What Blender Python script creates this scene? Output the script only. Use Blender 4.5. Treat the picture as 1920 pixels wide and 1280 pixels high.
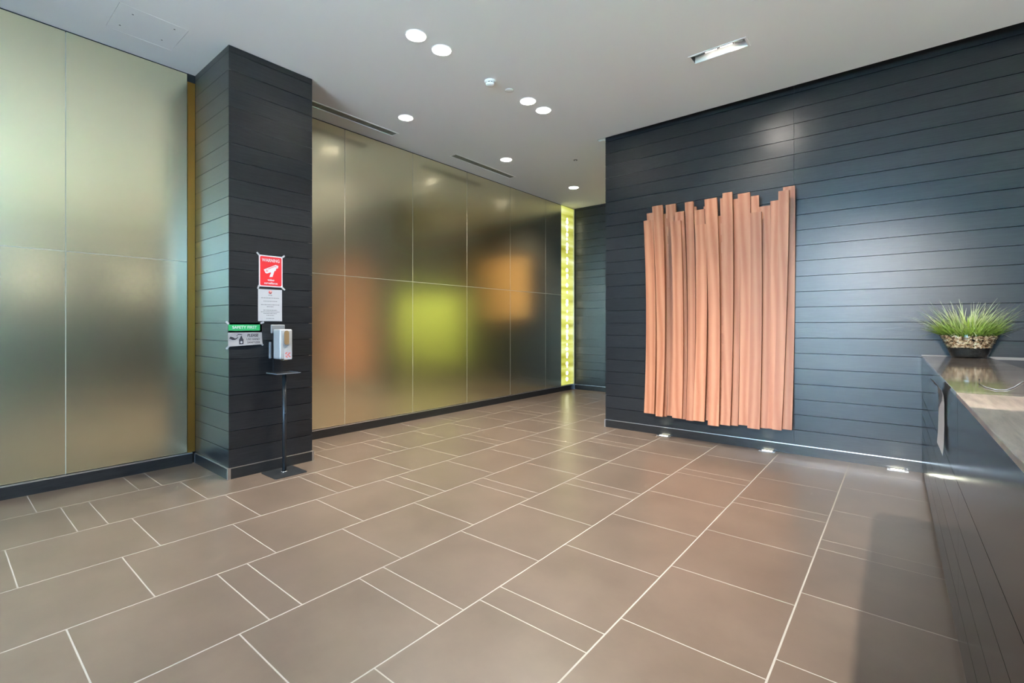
import bpy, bmesh, math, random
from mathutils import Vector, Matrix
random.seed(7)
R = math.radians
S = bpy.context.scene
COL = S.collection
for o in list(bpy.data.objects):
    bpy.data.objects.remove(o)

# ------------------------------------------------------------------ camera, sky, lamps, exposure
CAM_Z = 1.30
cam = bpy.data.cameras.new('camera')
cam.sensor_width = 36.0
cam.lens = 895.0 / 1920.0 * 36.0
cam.shift_y = -31.0 / 1920.0
cam.clip_start = 0.02
camo = bpy.data.objects.new('camera', cam)
COL.objects.link(camo)
camo.location = (0, 0, CAM_Z)
camo.rotation_euler = (R(90), 0, math.atan2(732, 895))
S.camera = camo

S.view_settings.view_transform = 'Standard'
S.view_settings.look = 'None'
S.view_settings.exposure = 0.56
S.view_settings.gamma = 1.0
S.view_settings.use_curve_mapping = False
try:
    S.cycles.use_denoising = True
    S.cycles.max_bounces = 10
    S.cycles.diffuse_bounces = 5
    S.cycles.glossy_bounces = 5
    S.cycles.transparent_max_bounces = 12
    S.cycles.sample_clamp_indirect = 28.0
    S.cycles.blur_glossy = 1.0
    S.cycles.caustics_reflective = False
    S.cycles.caustics_refractive = False
except Exception:
    pass

W = bpy.data.worlds.new('sky')
S.world = W
W.use_nodes = True
bg = W.node_tree.nodes['Background']
bg.inputs[0].default_value = (0.36, 0.62, 1.0, 1)
bg.inputs[1].default_value = 21.0


def lamp(kind, name, loc, aim=None, power=100, color=(1, 1, 1), **kw):
    l = bpy.data.lights.new(name, kind)
    l.energy = power
    l.color = color
    for k, v in kw.items():
        setattr(l, k, v)
    o = bpy.data.objects.new(name, l)
    COL.objects.link(o)
    o.location = loc
    if aim is not None:
        d = Vector(aim) - Vector(loc)
        o.rotation_euler = d.to_track_quat('-Z', 'Y').to_euler()
    return o


# daylight comes through two invented glazed openings behind the camera; portals only guide the sampling
def portal(name, loc, aim, sx, sy):
    o = lamp('AREA', name, loc, aim, 1, shape='RECTANGLE', size=sx, size_y=sy)
    o.data.cycles.is_portal = True
    return o
portal('entrance_portal', (-1.0, -3.85, 1.77), (-1.0, 5, 1.77), 3.6, 3.6)
portal('side_portal', (3.45, -1.9, 1.83), (-5, -1.9, 1.83), 2.7, 3.4)
# unseen spotlight added to throw the shadow beside the counter
lamp('SPOT', 'entrance_spotlight', (0.0, -3.0, 3.6), (-0.55, 4.1, 0), 3000, (1.0, 0.93, 0.84),
     spot_size=R(40), spot_blend=0.95, shadow_soft_size=0.012)
# sun from behind the building, added to bounce street light onto the ceiling
sun = lamp('SUN', 'sun', (0, 0, 20), None, 170, (1.0, 0.90, 0.78), angle=R(0.6))
sun.rotation_euler = (R(-26), 0, R(12))
# added spots lighting the invented lobby panels, for their reflections in the metal wall
lamp('SPOT', 'lobby_spotlight', (-0.7, 6.6, 3.5), (-0.6, 8.3, 1.1), 420, (1, 1, 0.85), spot_size=R(95), spot_blend=0.5, shadow_soft_size=0.05)
lamp('SPOT', 'lobby_spotlight', (-3.4, 6.9, 3.5), (-3.4, 8.3, 2.2), 75, (1, 0.86, 0.66), spot_size=R(80), spot_blend=0.5, shadow_soft_size=0.05)
# unseen uplights added behind the reception to brighten the ceiling
for yy in (1.2, 2.9, 4.6):
    lamp('SPOT', 'reception_uplight', (2.6, yy, 2.1), (1.7, yy, 3.66), 44, (1, 0.96, 0.88), spot_size=R(140), spot_blend=0.6, shadow_soft_size=0.06)
# downlight over the reception desk
lamp('SPOT', 'desk_downlight', (1.9, 2.6, 3.60), (1.9, 2.6, 0), 90, (1, 0.95, 0.88), spot_size=R(120), spot_blend=0.6, shadow_soft_size=0.05)

# ------------------------------------------------------------------ materials
def mat(name, base=(0.5, 0.5, 0.5), rough=0.5, metal=0.0, emit=None, estr=0.0, spec=0.5):
    m = bpy.data.materials.new(name)
    m.use_nodes = True
    b = m.node_tree.nodes['Principled BSDF']
    b.inputs['Base Color'].default_value = (*base, 1)
    b.inputs['Roughness'].default_value = rough
    b.inputs['Metallic'].default_value = metal
    b.inputs['Specular IOR Level'].default_value = spec
    if emit:
        b.inputs['Emission Color'].default_value = (*emit, 1)
        b.inputs['Emission Strength'].default_value = estr
    return m


def N(m, t, **kw):
    n = m.node_tree.nodes.new(t)
    for k, v in kw.items():
        setattr(n, k, v)
    return n


def LK(m, a, b):
    m.node_tree.links.new(a, b)


def bsdf(m):
    return m.node_tree.nodes['Principled BSDF']


def coords(m, scale, kind='Position'):
    """grain coordinates, world position (or object space) stretched by scale"""
    if kind == 'Position':
        g = N(m, 'ShaderNodeNewGeometry').outputs['Position']
    else:
        g = N(m, 'ShaderNodeTexCoord').outputs[kind]
    mp = N(m, 'ShaderNodeMapping')
    mp.inputs['Scale'].default_value = scale
    LK(m, g, mp.inputs['Vector'])
    return mp.outputs['Vector']


def ramp(m, fac, stops):
    r = N(m, 'ShaderNodeValToRGB')
    e = r.color_ramp.elements
    e[0].position, e[0].color = stops[0][0], (*stops[0][1], 1)
    e[1].position, e[1].color = stops[1][0], (*stops[1][1], 1)
    for p, c in stops[2:]:
        x = e.new(p)
        x.color = (*c, 1)
    LK(m, fac, r.inputs['Fac'])
    return r.outputs['Color']


def noise(m, vec, scale, detail=4, rough=0.6, dist=0.0):
    n = N(m, 'ShaderNodeTexNoise')
    n.inputs['Scale'].default_value = scale
    n.inputs['Detail'].default_value = detail
    n.inputs['Roughness'].default_value = rough
    n.inputs['Distortion'].default_value = dist
    LK(m, vec, n.inputs['Vector'])
    return n.outputs['Fac']


def bump(m, h, strength, dist=0.002):
    b = N(m, 'ShaderNodeBump')
    b.inputs['Strength'].default_value = strength
    b.inputs['Distance'].default_value = dist
    LK(m, h, b.inputs['Height'])
    LK(m, b.outputs['Normal'], bsdf(m).inputs['Normal'])


def math_node(m, op, a, b):
    n = N(m, 'ShaderNodeMath', operation=op)
    for i, v in enumerate((a, b)):
        if isinstance(v, (int, float)):
            n.inputs[i].default_value = v
        else:
            LK(m, v, n.inputs[i])
    return n.outputs[0]


def hue_vary(m, col, amt=0.15):
    oi = N(m, 'ShaderNodeObjectInfo')
    hsv = N(m, 'ShaderNodeHueSaturation')
    v = math_node(m, 'ADD', math_node(m, 'MULTIPLY', oi.outputs['Random'], amt), 1 - amt / 2)
    LK(m, v, hsv.inputs['Value'])
    LK(m, col, hsv.inputs['Color'])
    return hsv.outputs['Color']


M = {}
# black stained oak boards, grain running horizontally
def black_oak(name, scale, rough, c0, c1, bstr=0.35):
    m = mat(name, rough=rough)
    v = coords(m, scale)
    n = noise(m, v, 1.0, 6, 0.7)
    c = ramp(m, n, [(0.35, c0), (0.75, c1)])
    LK(m, hue_vary(m, c, 0.3), bsdf(m).inputs['Base Color'])
    bump(m, n, bstr, 0.0015)
    return m
M['oak'] = black_oak('black_oak', (6, 6, 160), 0.30, (0.006, 0.007, 0.008), (0.022, 0.023, 0.025))
M['lacquer'] = black_oak('black_lacquered_oak', (6, 6, 160), 0.16, (0.008, 0.009, 0.010), (0.018, 0.019, 0.021), 0.08)
M['baseboard'] = black_oak('black_skirting', (8, 8, 90), 0.28, (0.010, 0.010, 0.010), (0.025, 0.025, 0.025), 0.15)
M['gap'] = mat('dark_joint', (0.004, 0.004, 0.005), 0.8)
M['alu'] = mat('satin_aluminium', (0.72, 0.72, 0.74), 0.3, 1.0)
M['joint'] = mat('pale_joint', (0.36, 0.35, 0.28), 0.5)
M['bronze'] = mat('bronze_strip', (0.50, 0.27, 0.06), 0.35, 1.0)

# champagne coloured brushed metal wall panels
m = mat('champagne_metal', (0.90, 0.845, 0.60), 0.26, 1.0)
v = coords(m, (1, 1, 1))
n = noise(m, v, 900, 2, 0.5)
r = N(m, 'ShaderNodeMapRange')
r.inputs['To Min'].default_value = 0.238
r.inputs['To Max'].default_value = 0.246
LK(m, n, r.inputs['Value'])
LK(m, r.outputs['Result'], bsdf(m).inputs['Roughness'])
M['champagne'] = m

# floor tiles
m = mat('taupe_tile', rough=0.33)
v = coords(m, (1, 1, 1))
n1 = noise(m, v, 2.6, 6, 0.62)
n2 = noise(m, v, 38, 4, 0.7)
c = ramp(m, math_node(m, 'ADD', math_node(m, 'MULTIPLY', n1, 0.93), math_node(m, 'MULTIPLY', n2, 0.07)),
         [(0.30, (0.095, 0.070, 0.053)), (0.72, (0.130, 0.097, 0.074))])
LK(m, hue_vary(m, c, 0.09), bsdf(m).inputs['Base Color'])
rr = N(m, 'ShaderNodeMapRange')
rr.inputs['To Min'].default_value = 0.278
rr.inputs['To Max'].default_value = 0.32
LK(m, n1, rr.inputs['Value'])
LK(m, rr.outputs['Result'], bsdf(m).inputs['Roughness'])
M['tile'] = m
M['grout'] = mat('pale_grout', (0.29, 0.265, 0.23), 0.8)

m = mat('ceiling_paint', (0.86, 0.86, 0.855), 0.85, spec=0.2)
M['ceiling'] = m
M['white'] = mat('white_enamel', (0.85, 0.85, 0.84), 0.35)
M['plaster'] = mat('grey_plaster', (0.45, 0.46, 0.46), 0.8)
M['vent'] = mat('vent_metal', (0.21, 0.215, 0.19), 0.5)
M['ventdark'] = mat('vent_slot', (0.10, 0.10, 0.095), 0.7)
M['reflector'] = mat('downlight_reflector', (0.93, 0.93, 0.93), 0.25)
M['bulb'] = mat('downlight_bulb', (1, 1, 1), 0.4, emit=(1, 0.97, 0.92), estr=8)
M['halogen'] = mat('halogen_tube', (1, 1, 1), 0.3, emit=(1, 0.92, 0.82), estr=5)
M['dullmetal'] = mat('dull_lamp_metal', (0.16, 0.15, 0.145), 0.3, 1.0)
M['chrome'] = mat('chrome', (0.75, 0.75, 0.76), 0.12, 1.0)
M['black'] = mat('matt_black', (0.010, 0.010, 0.011), 0.45)
M['blackmetal'] = mat('black_powder_coat', (0.018, 0.020, 0.022), 0.32)
M['uplight'] = mat('uplight_lens', (1, 1, 1), 0.3, emit=(1.0, 0.98, 0.72), estr=14)
M['limepanel'] = mat('lime_diffuser', (0.42, 0.44, 0.07), 0.25, emit=(0.62, 0.62, 0.24), estr=0.72)
_v = coords(M['limepanel'], (0.6, 0.6, 6.5))
_c = ramp(M['limepanel'], noise(M['limepanel'], _v, 1.0, 2, 0.5), [(0.34, (0.30, 0.27, 0.02)), (0.50, (0.55, 0.56, 0.12)), (0.66, (0.78, 0.80, 0.42))])
LK(M['limepanel'], _c, bsdf(M['limepanel']).inputs['Emission Color'])
M['led'] = mat('led_lens', (1, 1, 0.8), 0.3, emit=(1.0, 1.0, 0.66), estr=5)
M['lime'] = mat('lime_glass', (0.56, 0.64, 0.14), 0.4)
M['amber'] = mat('amber_wood', (0.62, 0.34, 0.12), 0.45)

# cedar boards, grain running up
m = mat('cedar', rough=0.5)
oi = N(m, 'ShaderNodeObjectInfo')
tc = N(m, 'ShaderNodeTexCoord')
add = N(m, 'ShaderNodeVectorMath', operation='ADD')
off = N(m, 'ShaderNodeCombineXYZ')
LK(m, math_node(m, 'MULTIPLY', oi.outputs['Random'], 37.0), off.inputs[0])
LK(m, math_node(m, 'MULTIPLY', oi.outputs['Random'], 91.0), off.inputs[2])
LK(m, tc.outputs['Object'], add.inputs[0])
LK(m, off.outputs[0], add.inputs[1])
mp = N(m, 'ShaderNodeMapping')
mp.inputs['Scale'].default_value = (4, 4, 0.30)
LK(m, add.outputs[0], mp.inputs['Vector'])
wv = N(m, 'ShaderNodeTexWave', wave_type='RINGS', rings_direction='Y')
wv.inputs['Scale'].default_value = 1.1
wv.inputs['Distortion'].default_value = 9.0
wv.inputs['Detail'].default_value = 3
wv.inputs['Detail Scale'].default_value = 0.8
LK(m, mp.outputs[0], wv.inputs['Vector'])
mp2 = N(m, 'ShaderNodeMapping')
mp2.inputs['Scale'].default_value = (170, 170, 3)
LK(m, add.outputs[0], mp2.inputs['Vector'])
fine = noise(m, mp2.outputs[0], 1, 3, 0.6)
f = math_node(m, 'ADD', math_node(m, 'MULTIPLY', wv.outputs['Fac'], 0.45), math_node(m, 'MULTIPLY', fine, 0.32))
c = ramp(m, f, [(0.12, (0.27, 0.088, 0.034)), (0.75, (0.40, 0.172, 0.088))])
LK(m, hue_vary(m, c, 0.24), bsdf(m).inputs['Base Color'])
bump(m, fine, 0.06, 0.0006)
M['cedar'] = m

# counter tops
def streaked(name, scale, stops, rough, bstr=0.0):
    m = mat(name, rough=rough)
    v = coords(m, scale)
    n = noise(m, v, 1.0, 8, 0.7, 0.4)
    LK(m, ramp(m, n, stops), bsdf(m).inputs['Base Color'])
    return m
M['stone_polished'] = streaked('polished_brown_stone', (3.0, 34, 10), [(0.36, (0.060, 0.045, 0.036)), (0.66, (0.36, 0.30, 0.25))], 0.07)
M['stone_honed'] = streaked('honed_brown_stone', (40, 4.0, 10), [(0.30, (0.20, 0.155, 0.125)), (0.68, (0.50, 0.40, 0.33))], 0.30)
M['stone_edge'] = mat('pale_stone_edge', (0.20, 0.185, 0.17), 0.4)
M['desk'] = mat('dark_walnut', (0.045, 0.026, 0.016), 0.35)
M['paper'] = mat('paper', (0.30, 0.30, 0.315), 0.7)
M['red'] = mat('sign_red', (0.46, 0.016, 0.021), 0.4)
M['green'] = mat('sign_green', (0.02, 0.24, 0.08), 0.4)
M['ink'] = mat('dark_ink', (0.022, 0.022, 0.03), 0.6)
M['greyink'] = mat('grey_ink', (0.075, 0.075, 0.085), 0.6)
M['signwhite'] = mat('sign_white', (0.42, 0.42, 0.435), 0.5)
M['tape'] = mat('clear_tape', (0.30, 0.31, 0.32), 0.25)
M['redink'] = mat('red_ink', (0.50, 0.06, 0.045), 0.5)
M['dispenser'] = mat('dispenser_plastic', (0.30, 0.30, 0.295), 0.3)
M['amberwin'] = mat('smoked_window', (0.20, 0.13, 0.065), 0.15)
M['greyplastic'] = mat('grey_bracket', (0.13, 0.135, 0.14), 0.4)

m = mat('pebbles', rough=0.45)
oi = noise(m, coords(m, (1, 1, 1)), 42, 2, 0.5)
LK(m, ramp(m, oi, [(0.32, (0.06, 0.030, 0.014)), (0.45, (0.34, 0.20, 0.10)), (0.58, (0.66, 0.50, 0.33)), (0.72, (0.80, 0.74, 0.64))]), bsdf(m).inputs['Base Color'])
M['pebble'] = m
M['blackpebble'] = mat('black_pebbles', (0.006, 0.006, 0.006), 0.25)

m = mat('grass_blade', rough=0.5)
at = N(m, 'ShaderNodeAttribute', attribute_name='tint')
LK(m, ramp(m, at.outputs['Fac'], [(0.0, (0.05, 0.11, 0.012)), (0.36, (0.33, 0.47, 0.065)), (0.72, (0.56, 0.62, 0.30)), (1.0, (0.74, 0.72, 0.55))]), bsdf(m).inputs['Base Color'])
M['grass'] = m

def glass_mat(name, tint, refl):
    m = bpy.data.materials.new(name)
    m.use_nodes = True
    t = m.node_tree
    t.nodes.clear()
    out = t.nodes.new('ShaderNodeOutputMaterial')
    mix = t.nodes.new('ShaderNodeMixShader')
    tr = t.nodes.new('ShaderNodeBsdfTransparent')
    gl = t.nodes.new('ShaderNodeBsdfGlossy')
    lw = t.nodes.new('ShaderNodeLayerWeight')
    pw = t.nodes.new('ShaderNodeMath')
    pw.operation = 'POWER'
    pw.inputs[1].default_value = 5.0
    fr = t.nodes.new('ShaderNodeMath')
    fr.operation = 'MULTIPLY_ADD'
    fr.inputs[1].default_value = 1.0 - refl
    fr.inputs[2].default_value = refl
    t.links.new(lw.outputs['Facing'], pw.inputs[0])
    t.links.new(pw.outputs[0], fr.inputs[0])
    tr.inputs[0].default_value = (*tint, 1)
    gl.inputs['Roughness'].default_value = 0.02
    t.links.new(fr.outputs[0], mix.inputs[0])
    t.links.new(tr.outputs[0], mix.inputs[1])
    t.links.new(gl.outputs[0], mix.inputs[2])
    t.links.new(mix.outputs[0], out.inputs[0])
    return m
M['glass'] = glass_mat('window_glass', (0.92, 0.96, 0.95), 0.04)
M['bowlglass'] = glass_mat('bowl_glass', (0.95, 0.96, 0.95), 0.04)
M['frame'] = mat('dark_window_frame', (0.03, 0.032, 0.035), 0.4)
m = mat('hedge_leaf', (0.10, 0.44, 0.17), 0.6)
M['hedge'] = m
M['pavement'] = mat('pavement', (0.62, 0.60, 0.57), 0.9)

# ------------------------------------------------------------------ mesh helpers
def link(name, me, parent=None, loc=None):
    o = bpy.data.objects.new(name, me)
    COL.objects.link(o)
    if parent is not None:
        o.parent = parent
    if loc is not None:
        o.location = loc
    return o


def from_bm(name, bm, material, parent=None, smooth=False, loc=None):
    me = bpy.data.meshes.new(name)
    bm.normal_update()
    bm.to_mesh(me)
    bm.free()
    if material is not None:
        me.materials.append(M[material] if isinstance(material, str) else material)
    if smooth:
        me.polygons.foreach_set('use_smooth', [True] * len(me.polygons))
    return link(name, me, parent, loc)


def add_box(bm, x0, x1, y0, y1, z0, z1):
    vs = [bm.verts.new(p) for p in ((x0, y0, z0), (x1, y0, z0), (x1, y1, z0), (x0, y1, z0), (x0, y0, z1), (x1, y0, z1), (x1, y1, z1), (x0, y1, z1))]
    for f in ((0, 3, 2, 1), (4, 5, 6, 7), (0, 1, 5, 4), (1, 2, 6, 5), (2, 3, 7, 6), (3, 0, 4, 7)):
        bm.faces.new([vs[i] for i in f])


def box(name, b, material, parent=None, bevel=0.0, seg=2):
    bm = bmesh.new()
    add_box(bm, *b)
    if bevel:
        bmesh.ops.bevel(bm, geom=bm.edges[:], offset=bevel, segments=seg, affect='EDGES', profile=0.7)
    return from_bm(name, bm, material, parent, smooth=False)


def boxes(name, bs, material, parent=None):
    bm = bmesh.new()
    for b in bs:
        add_box(bm, *b)
    return from_bm(name, bm, material, parent)


def lathe(name, prof, material, parent=None, seg=40, loc=None, smooth=True, sy=1.0, cap0=False, cap1=False):
    bm = bmesh.new()
    rings = []
    for r, z in prof:
        rings.append([bm.verts.new((r * math.cos(2 * math.pi * i / seg), sy * r * math.sin(2 * math.pi * i / seg), z)) for i in range(seg)])
    for a, b in zip(rings, rings[1:]):
        for i in range(seg):
            j = (i + 1) % seg
            bm.faces.new((a[i], a[j], b[j], b[i]))
    if cap0:
        bm.faces.new(rings[0][::-1])
    if cap1:
        bm.faces.new(rings[-1])
    bmesh.ops.recalc_face_normals(bm, faces=bm.faces[:])
    return from_bm(name, bm, material, parent, smooth, loc)


def tube(name, pts, rad, material, parent=None, seg=8):
    bm = bmesh.new()
    pts = [Vector(p) for p in pts]
    rings = []
    for i, p in enumerate(pts):
        d = (pts[min(i + 1, len(pts) - 1)] - pts[max(i - 1, 0)]).normalized()
        a = d.orthogonal().normalized()
        b = d.cross(a)
        rings.append([bm.verts.new(p + rad * (math.cos(2 * math.pi * k / seg) * a + math.sin(2 * math.pi * k / seg) * b)) for k in range(seg)])
    for a, b in zip(rings, rings[1:]):
        best = min(range(seg), key=lambda s: (b[s].co - a[0].co).length)
        for k in range(seg):
            bm.faces.new((a[k], a[(k + 1) % seg], b[(k + 1 + best) % seg], b[(k + best) % seg]))
    bm.faces.new(rings[0][::-1])
    bm.faces.new(rings[-1])
    bmesh.ops.recalc_face_normals(bm, faces=bm.faces[:])
    return from_bm(name, bm, material, parent, True)


def prism(name, poly, depth, material, parent=None):
    """outline in local x-y, extruded from z=0 to depth"""
    bm = bmesh.new()
    lo = [bm.verts.new((x, y, 0)) for x, y in poly]
    hi = [bm.verts.new((x, y, depth)) for x, y in poly]
    bm.faces.new(hi)
    bm.faces.new(lo[::-1])
    for i in range(len(poly)):
        j = (i + 1) % len(poly)
        bm.faces.new((lo[i], lo[j], hi[j], hi[i]))
    bmesh.ops.recalc_face_normals(bm, faces=bm.faces[:])
    return from_bm(name, bm, material, parent)


def slab_with_holes(name, outline, holes, z0, z1, material, parent=None):
    cu = bpy.data.curves.new(name, 'CURVE')
    cu.dimensions = '2D'
    cu.fill_mode = 'BOTH'
    cu.extrude = (z1 - z0) / 2
    for poly in [outline] + holes:
        sp = cu.splines.new('POLY')
        sp.points.add(len(poly) - 1)
        for p, (x, y) in zip(sp.points, poly):
            p.co = (x, y, 0, 1)
        sp.use_cyclic_u = True
    tmp = bpy.data.objects.new('tmp', cu)
    COL.objects.link(tmp)
    dg = bpy.context.evaluated_depsgraph_get()
    dg.update()
    me = bpy.data.meshes.new_from_object(tmp.evaluated_get(dg))
    bpy.data.objects.remove(tmp)
    me.name = name
    me.transform(Matrix.Translation((0, 0, (z0 + z1) / 2)))
    me.materials.clear()
    me.materials.append(M[material])
    return link(name, me, parent)


def text(name, body, size, material, parent, loc, rot=(0, 0, 0), align='CENTER', sx=1.0, bold=0.0, shear=0.0):
    cu = bpy.data.curves.new(name, 'FONT')
    cu.body = body
    cu.size = size
    cu.align_x = align
    cu.align_y = 'CENTER'
    cu.offset = bold
    cu.shear = shear
    cu.extrude = 0.0003
    cu.resolution_u = 3
    tmp = bpy.data.objects.new('tmp', cu)
    COL.objects.link(tmp)
    dg = bpy.context.evaluated_depsgraph_get()
    dg.update()
    me = bpy.data.meshes.new_from_object(tmp.evaluated_get(dg))
    bpy.data.objects.remove(tmp)
    me.name = name
    me.transform(Matrix.Diagonal((sx, 1, 1, 1)))
    me.materials.clear()
    me.materials.append(M[material])
    o = link(name, me, parent, loc)
    o.rotation_euler = rot
    return o


def tag(o, label, cat, group=None, kind=None):
    o['label'] = label
    o['category'] = cat
    if group:
        o['group'] = group
    if kind:
        o['kind'] = kind
    return o


def thing(name, label, cat, loc=(0, 0, 0), rz=0, group=None, kind=None, rot=None):
    o = bpy.data.objects.new(name, None)
    COL.objects.link(o)
    o.empty_display_size = 0.1
    o.location = loc
    o.rotation_euler = rot if rot else (0, 0, rz)
    return tag(o, label, cat, group, kind)


# ------------------------------------------------------------------ room measurements (metres, camera foot at the origin)
XL, XR = -5.18, 3.20          # left metal wall, right wall
YF, YB = -3.60, 8.31          # entrance wall behind the camera, far wall of the passage
ZC = 3.66                     # ceiling
FW = Vector((-2.94, 5.485))   # left end of the planked wall facing us
FA = R(1.1)                   # its slight turn
EDGE = 5.405                  # ceiling edge at the shadow slot

# ------------------------------------------------------------------ floor: tiles laid one by one in grout
floor = box('floor', (XL - 0.2, XR + 0.2, YF - 0.2, YB + 0.2, -0.12, -0.0005), 'grout')
tag(floor, 'brown taupe floor of large stone tiles with pale grout lines', 'floor', kind='structure')
lines = [XL + 0.008, -4.640, -4.013, -3.383, -2.766, -2.160, -1.550, -0.968, -0.384, 0.215]
rows = [
    [-0.68, -0.11, 0.475, 1.05, 1.197, 1.62, 2.05, 2.625, 2.769, 3.34, 3.93, 4.52, 4.664, 5.271, 5.857, 6.40, 6.544, 7.12, 7.70, 8.30],
    [-0.55, 0.03, 0.595, 0.745, 1.32, 1.885, 2.465, 3.032, 3.20, 3.765, 4.37, 4.97, 5.54, 5.72, 6.28, 6.87, 7.45, 8.05, 8.30],
    [-0.30, 0.28, 0.866, 1.435, 2.008, 2.16, 2.735, 3.318, 3.905, 4.057, 4.643, 5.225, 5.39, 5.98, 6.57, 7.15, 7.30, 7.88, 8.30],
    [-0.48, 0.10, 0.686, 1.257, 1.828, 1.975 + 0.44, 2.56, 3.14, 3.722, 4.313, 4.488, 5.07, 5.66, 6.24, 6.39, 6.97, 7.55, 8.13, 8.30],
    [-0.20, 0.373, 0.953, 1.10, 1.67, 2.247, 2.84, 2.983, 3.57, 4.126, 4.677, 4.83, 5.145, 5.72, 6.30, 6.45, 7.03, 7.61, 8.19, 8.30],
    [-0.32, 0.25, 0.828, 1.40, 1.546, 2.129, 2.72, 3.315, 3.467, 4.07, 4.66, 5.25, 5.83, 6.41, 6.56, 7.14, 7.72, 8.30],
    [-0.10, 0.49, 1.07, 1.652, 1.80, 2.39, 2.984, 3.585, 4.186, 4.335, 4.937, 5.53, 6.11, 6.69, 6.84, 7.42, 8.0, 8.30],
    [-0.42, 0.17, 0.77, 1.36, 1.945, 2.543, 3.137, 3.735, 3.885, 4.49, 5.10, 5.70, 6.28, 6.86, 7.44, 7.59, 8.17, 8.30],
    [-0.28, 0.31, 0.90, 1.49, 2.089, 2.686, 3.286, 3.43, 4.02, 4.637, 5.22, 5.80, 6.38, 6.53, 7.11, 7.69, 8.30],
]
G = 0.0032
unit = bmesh.new()
add_box(unit, 0, 1, 0, 1, -0.010, 0)
unit_me = bpy.data.meshes.new('tile')
unit.to_mesh(unit_me)
unit.free()
unit_me.materials.append(M['tile'])
def in_view(x0, x1, y0, y1):
    # kept as single tiles: what can be seen past the column, the planked wall and the counter
    if y0 > 5.5 and x0 > -2.98:
        return x0 < -2.2 and y0 > 5.7
    return y1 > -0.25
rest = []
for (xa, xb), js in zip(zip(lines, lines[1:]), rows):
    for ya, yb in zip(js, js[1:]):
        if in_view(xa, xb, ya, yb):
            t = link('tile', unit_me, floor, (xa + G * 1.25, ya + G, 0))
            t.scale = (xb - xa - 2.5 * G, yb - ya - 2 * G, 1)
        else:
            rest.append((xa + G, xb - G, ya + G, yb - G, -0.010, 0))
# tiles behind the camera and behind the counter
for r_, (xa, xb) in enumerate(zip(lines, lines[1:])):
    y = rows[r_][0]
    while y > YF:
        rest.append((xa + G, xb - G, max(y - 0.585, YF) + G, y - G, -0.010, 0))
        y -= 0.585
x = 0.215
k = 0
while x < XR:
    y = YF + 0.2 * (k % 3)
    rest.append((x + G, min(x + 0.6, XR) - G, YF, y - G, -0.010, 0)) if y > YF else None
    while y < YB - 0.05:
        rest.append((x + G, min(x + 0.6, XR) - G, y + G, min(y + 0.6, YB) - G, -0.010, 0))
        y += 0.6
    x += 0.6
    k += 1
o = boxes('distant_tiles', rest, 'tile', floor)
o['kind'] = 'stuff'

# ------------------------------------------------------------------ left wall: champagne metal panels
wl = box('wall_left', (XL - 0.20, XL - 0.014, YF - 0.2, YB + 0.2, 0, ZC + 0.15), 'gap')
tag(wl, 'long left wall of satin champagne metal panels in two tiers', 'wall', kind='structure')
seams = [-3.60, -3.497, -2.449, -1.401, -0.353, 0.695, 1.535]
cols = list(zip(seams, seams[1:])) + [(2.116, 3.164), (3.164, 4.191), (4.191, 5.240), (5.240, 6.288), (6.288, 7.328), (7.328, 7.86)]
ZS = 1.890
for a, b in cols:
    for z0, z1 in ((0.106, ZS), (ZS, ZC - 0.012)):
        box('panel', (XL - 0.012, XL, a + 0.0031, b - 0.0031, z0 + 0.0031, z1 - 0.0031), 'champagne', wl)
jb = []
for y in [0.695, 3.164, 4.191, 5.240, 6.288, 7.328]:
    jb.append((XL - 0.013, XL - 0.001, y - 0.003, y + 0.003, 0.106, ZC - 0.02))
for a, b in ((-0.353, 1.535), (2.116, 7.86)):
    jb.append((XL - 0.013, XL - 0.001, a, b, ZS - 0.003, ZS + 0.003))
boxes('joint_strip', jb, 'joint', wl)
o = box('bronze_strip', (XL - 0.012, XL - 0.003, 1.537, 1.598, 0.106, 3.58), 'bronze', wl)
o['label'] = 'bronze strip closing the panels against the column'
# skirting along the metal wall
for nm, ya, yb in (('baseboard_left', YF, 1.57), ('baseboard_left.001', 2.345, YB - 0.02)):
    t = thing(nm.split('.')[0], 'black skirting under the metal panels %s' % ('nearer than the column' if ya < 0 else 'beyond the column'), 'skirting', (XL, ya, 0), kind='structure')
    box('board', (-0.002, 0.016, 0, yb - ya, 0, 0.094), 'baseboard', t)
    box('cap_strip', (-0.002, 0.020, 0, yb - ya, 0.0945, 0.104), 'alu', t)

# ------------------------------------------------------------------ column clad in black oak boards
CX0, CX1, CY0, CY1 = XL, -4.388, 1.600, 2.333
column = box('column', (CX0, CX1 - 0.02, CY0 + 0.02, CY1 - 0.02, 0, ZC), 'gap')
tag(column, 'square column clad in horizontal black oak boards', 'column', kind='structure')
P = 0.1525
for k in range(24):
    z0, z1 = 0.0965 + P * k, min(0.0965 + P * (k + 1), ZC)
    if z1 - z0 < 0.01:
        continue
    box('plank', (CX0 + 0.001, CX1 - 0.0205, CY0, CY0 + 0.019, z0 + 0.002, z1 - 0.002), 'oak', column)
    box('plank', (CX1 - 0.020, CX1, CY0, CY1, z0 + 0.002, z1 - 0.002), 'oak', column)
    box('plank', (CX0 + 0.001, CX1 - 0.0205, CY1 - 0.019, CY1, z0 + 0.002, z1 - 0.002), 'oak', column)
t = thing('baseboard_column', 'black skirting with aluminium corners around the column foot', 'skirting', (CX1, CY0, 0), kind='structure')
box('board', (CX0 - CX1 + 0.02, 0.008, -0.010, 0, 0, 0.088), 'baseboard', t)
box('board', (0.0005, 0.010, -0.008, CY1 - CY0 + 0.008, 0, 0.088), 'baseboard', t)
box('board', (CX0 - CX1 + 0.02, 0.008, CY1 - CY0, CY1 - CY0 + 0.010, 0, 0.088), 'baseboard', t)
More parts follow.
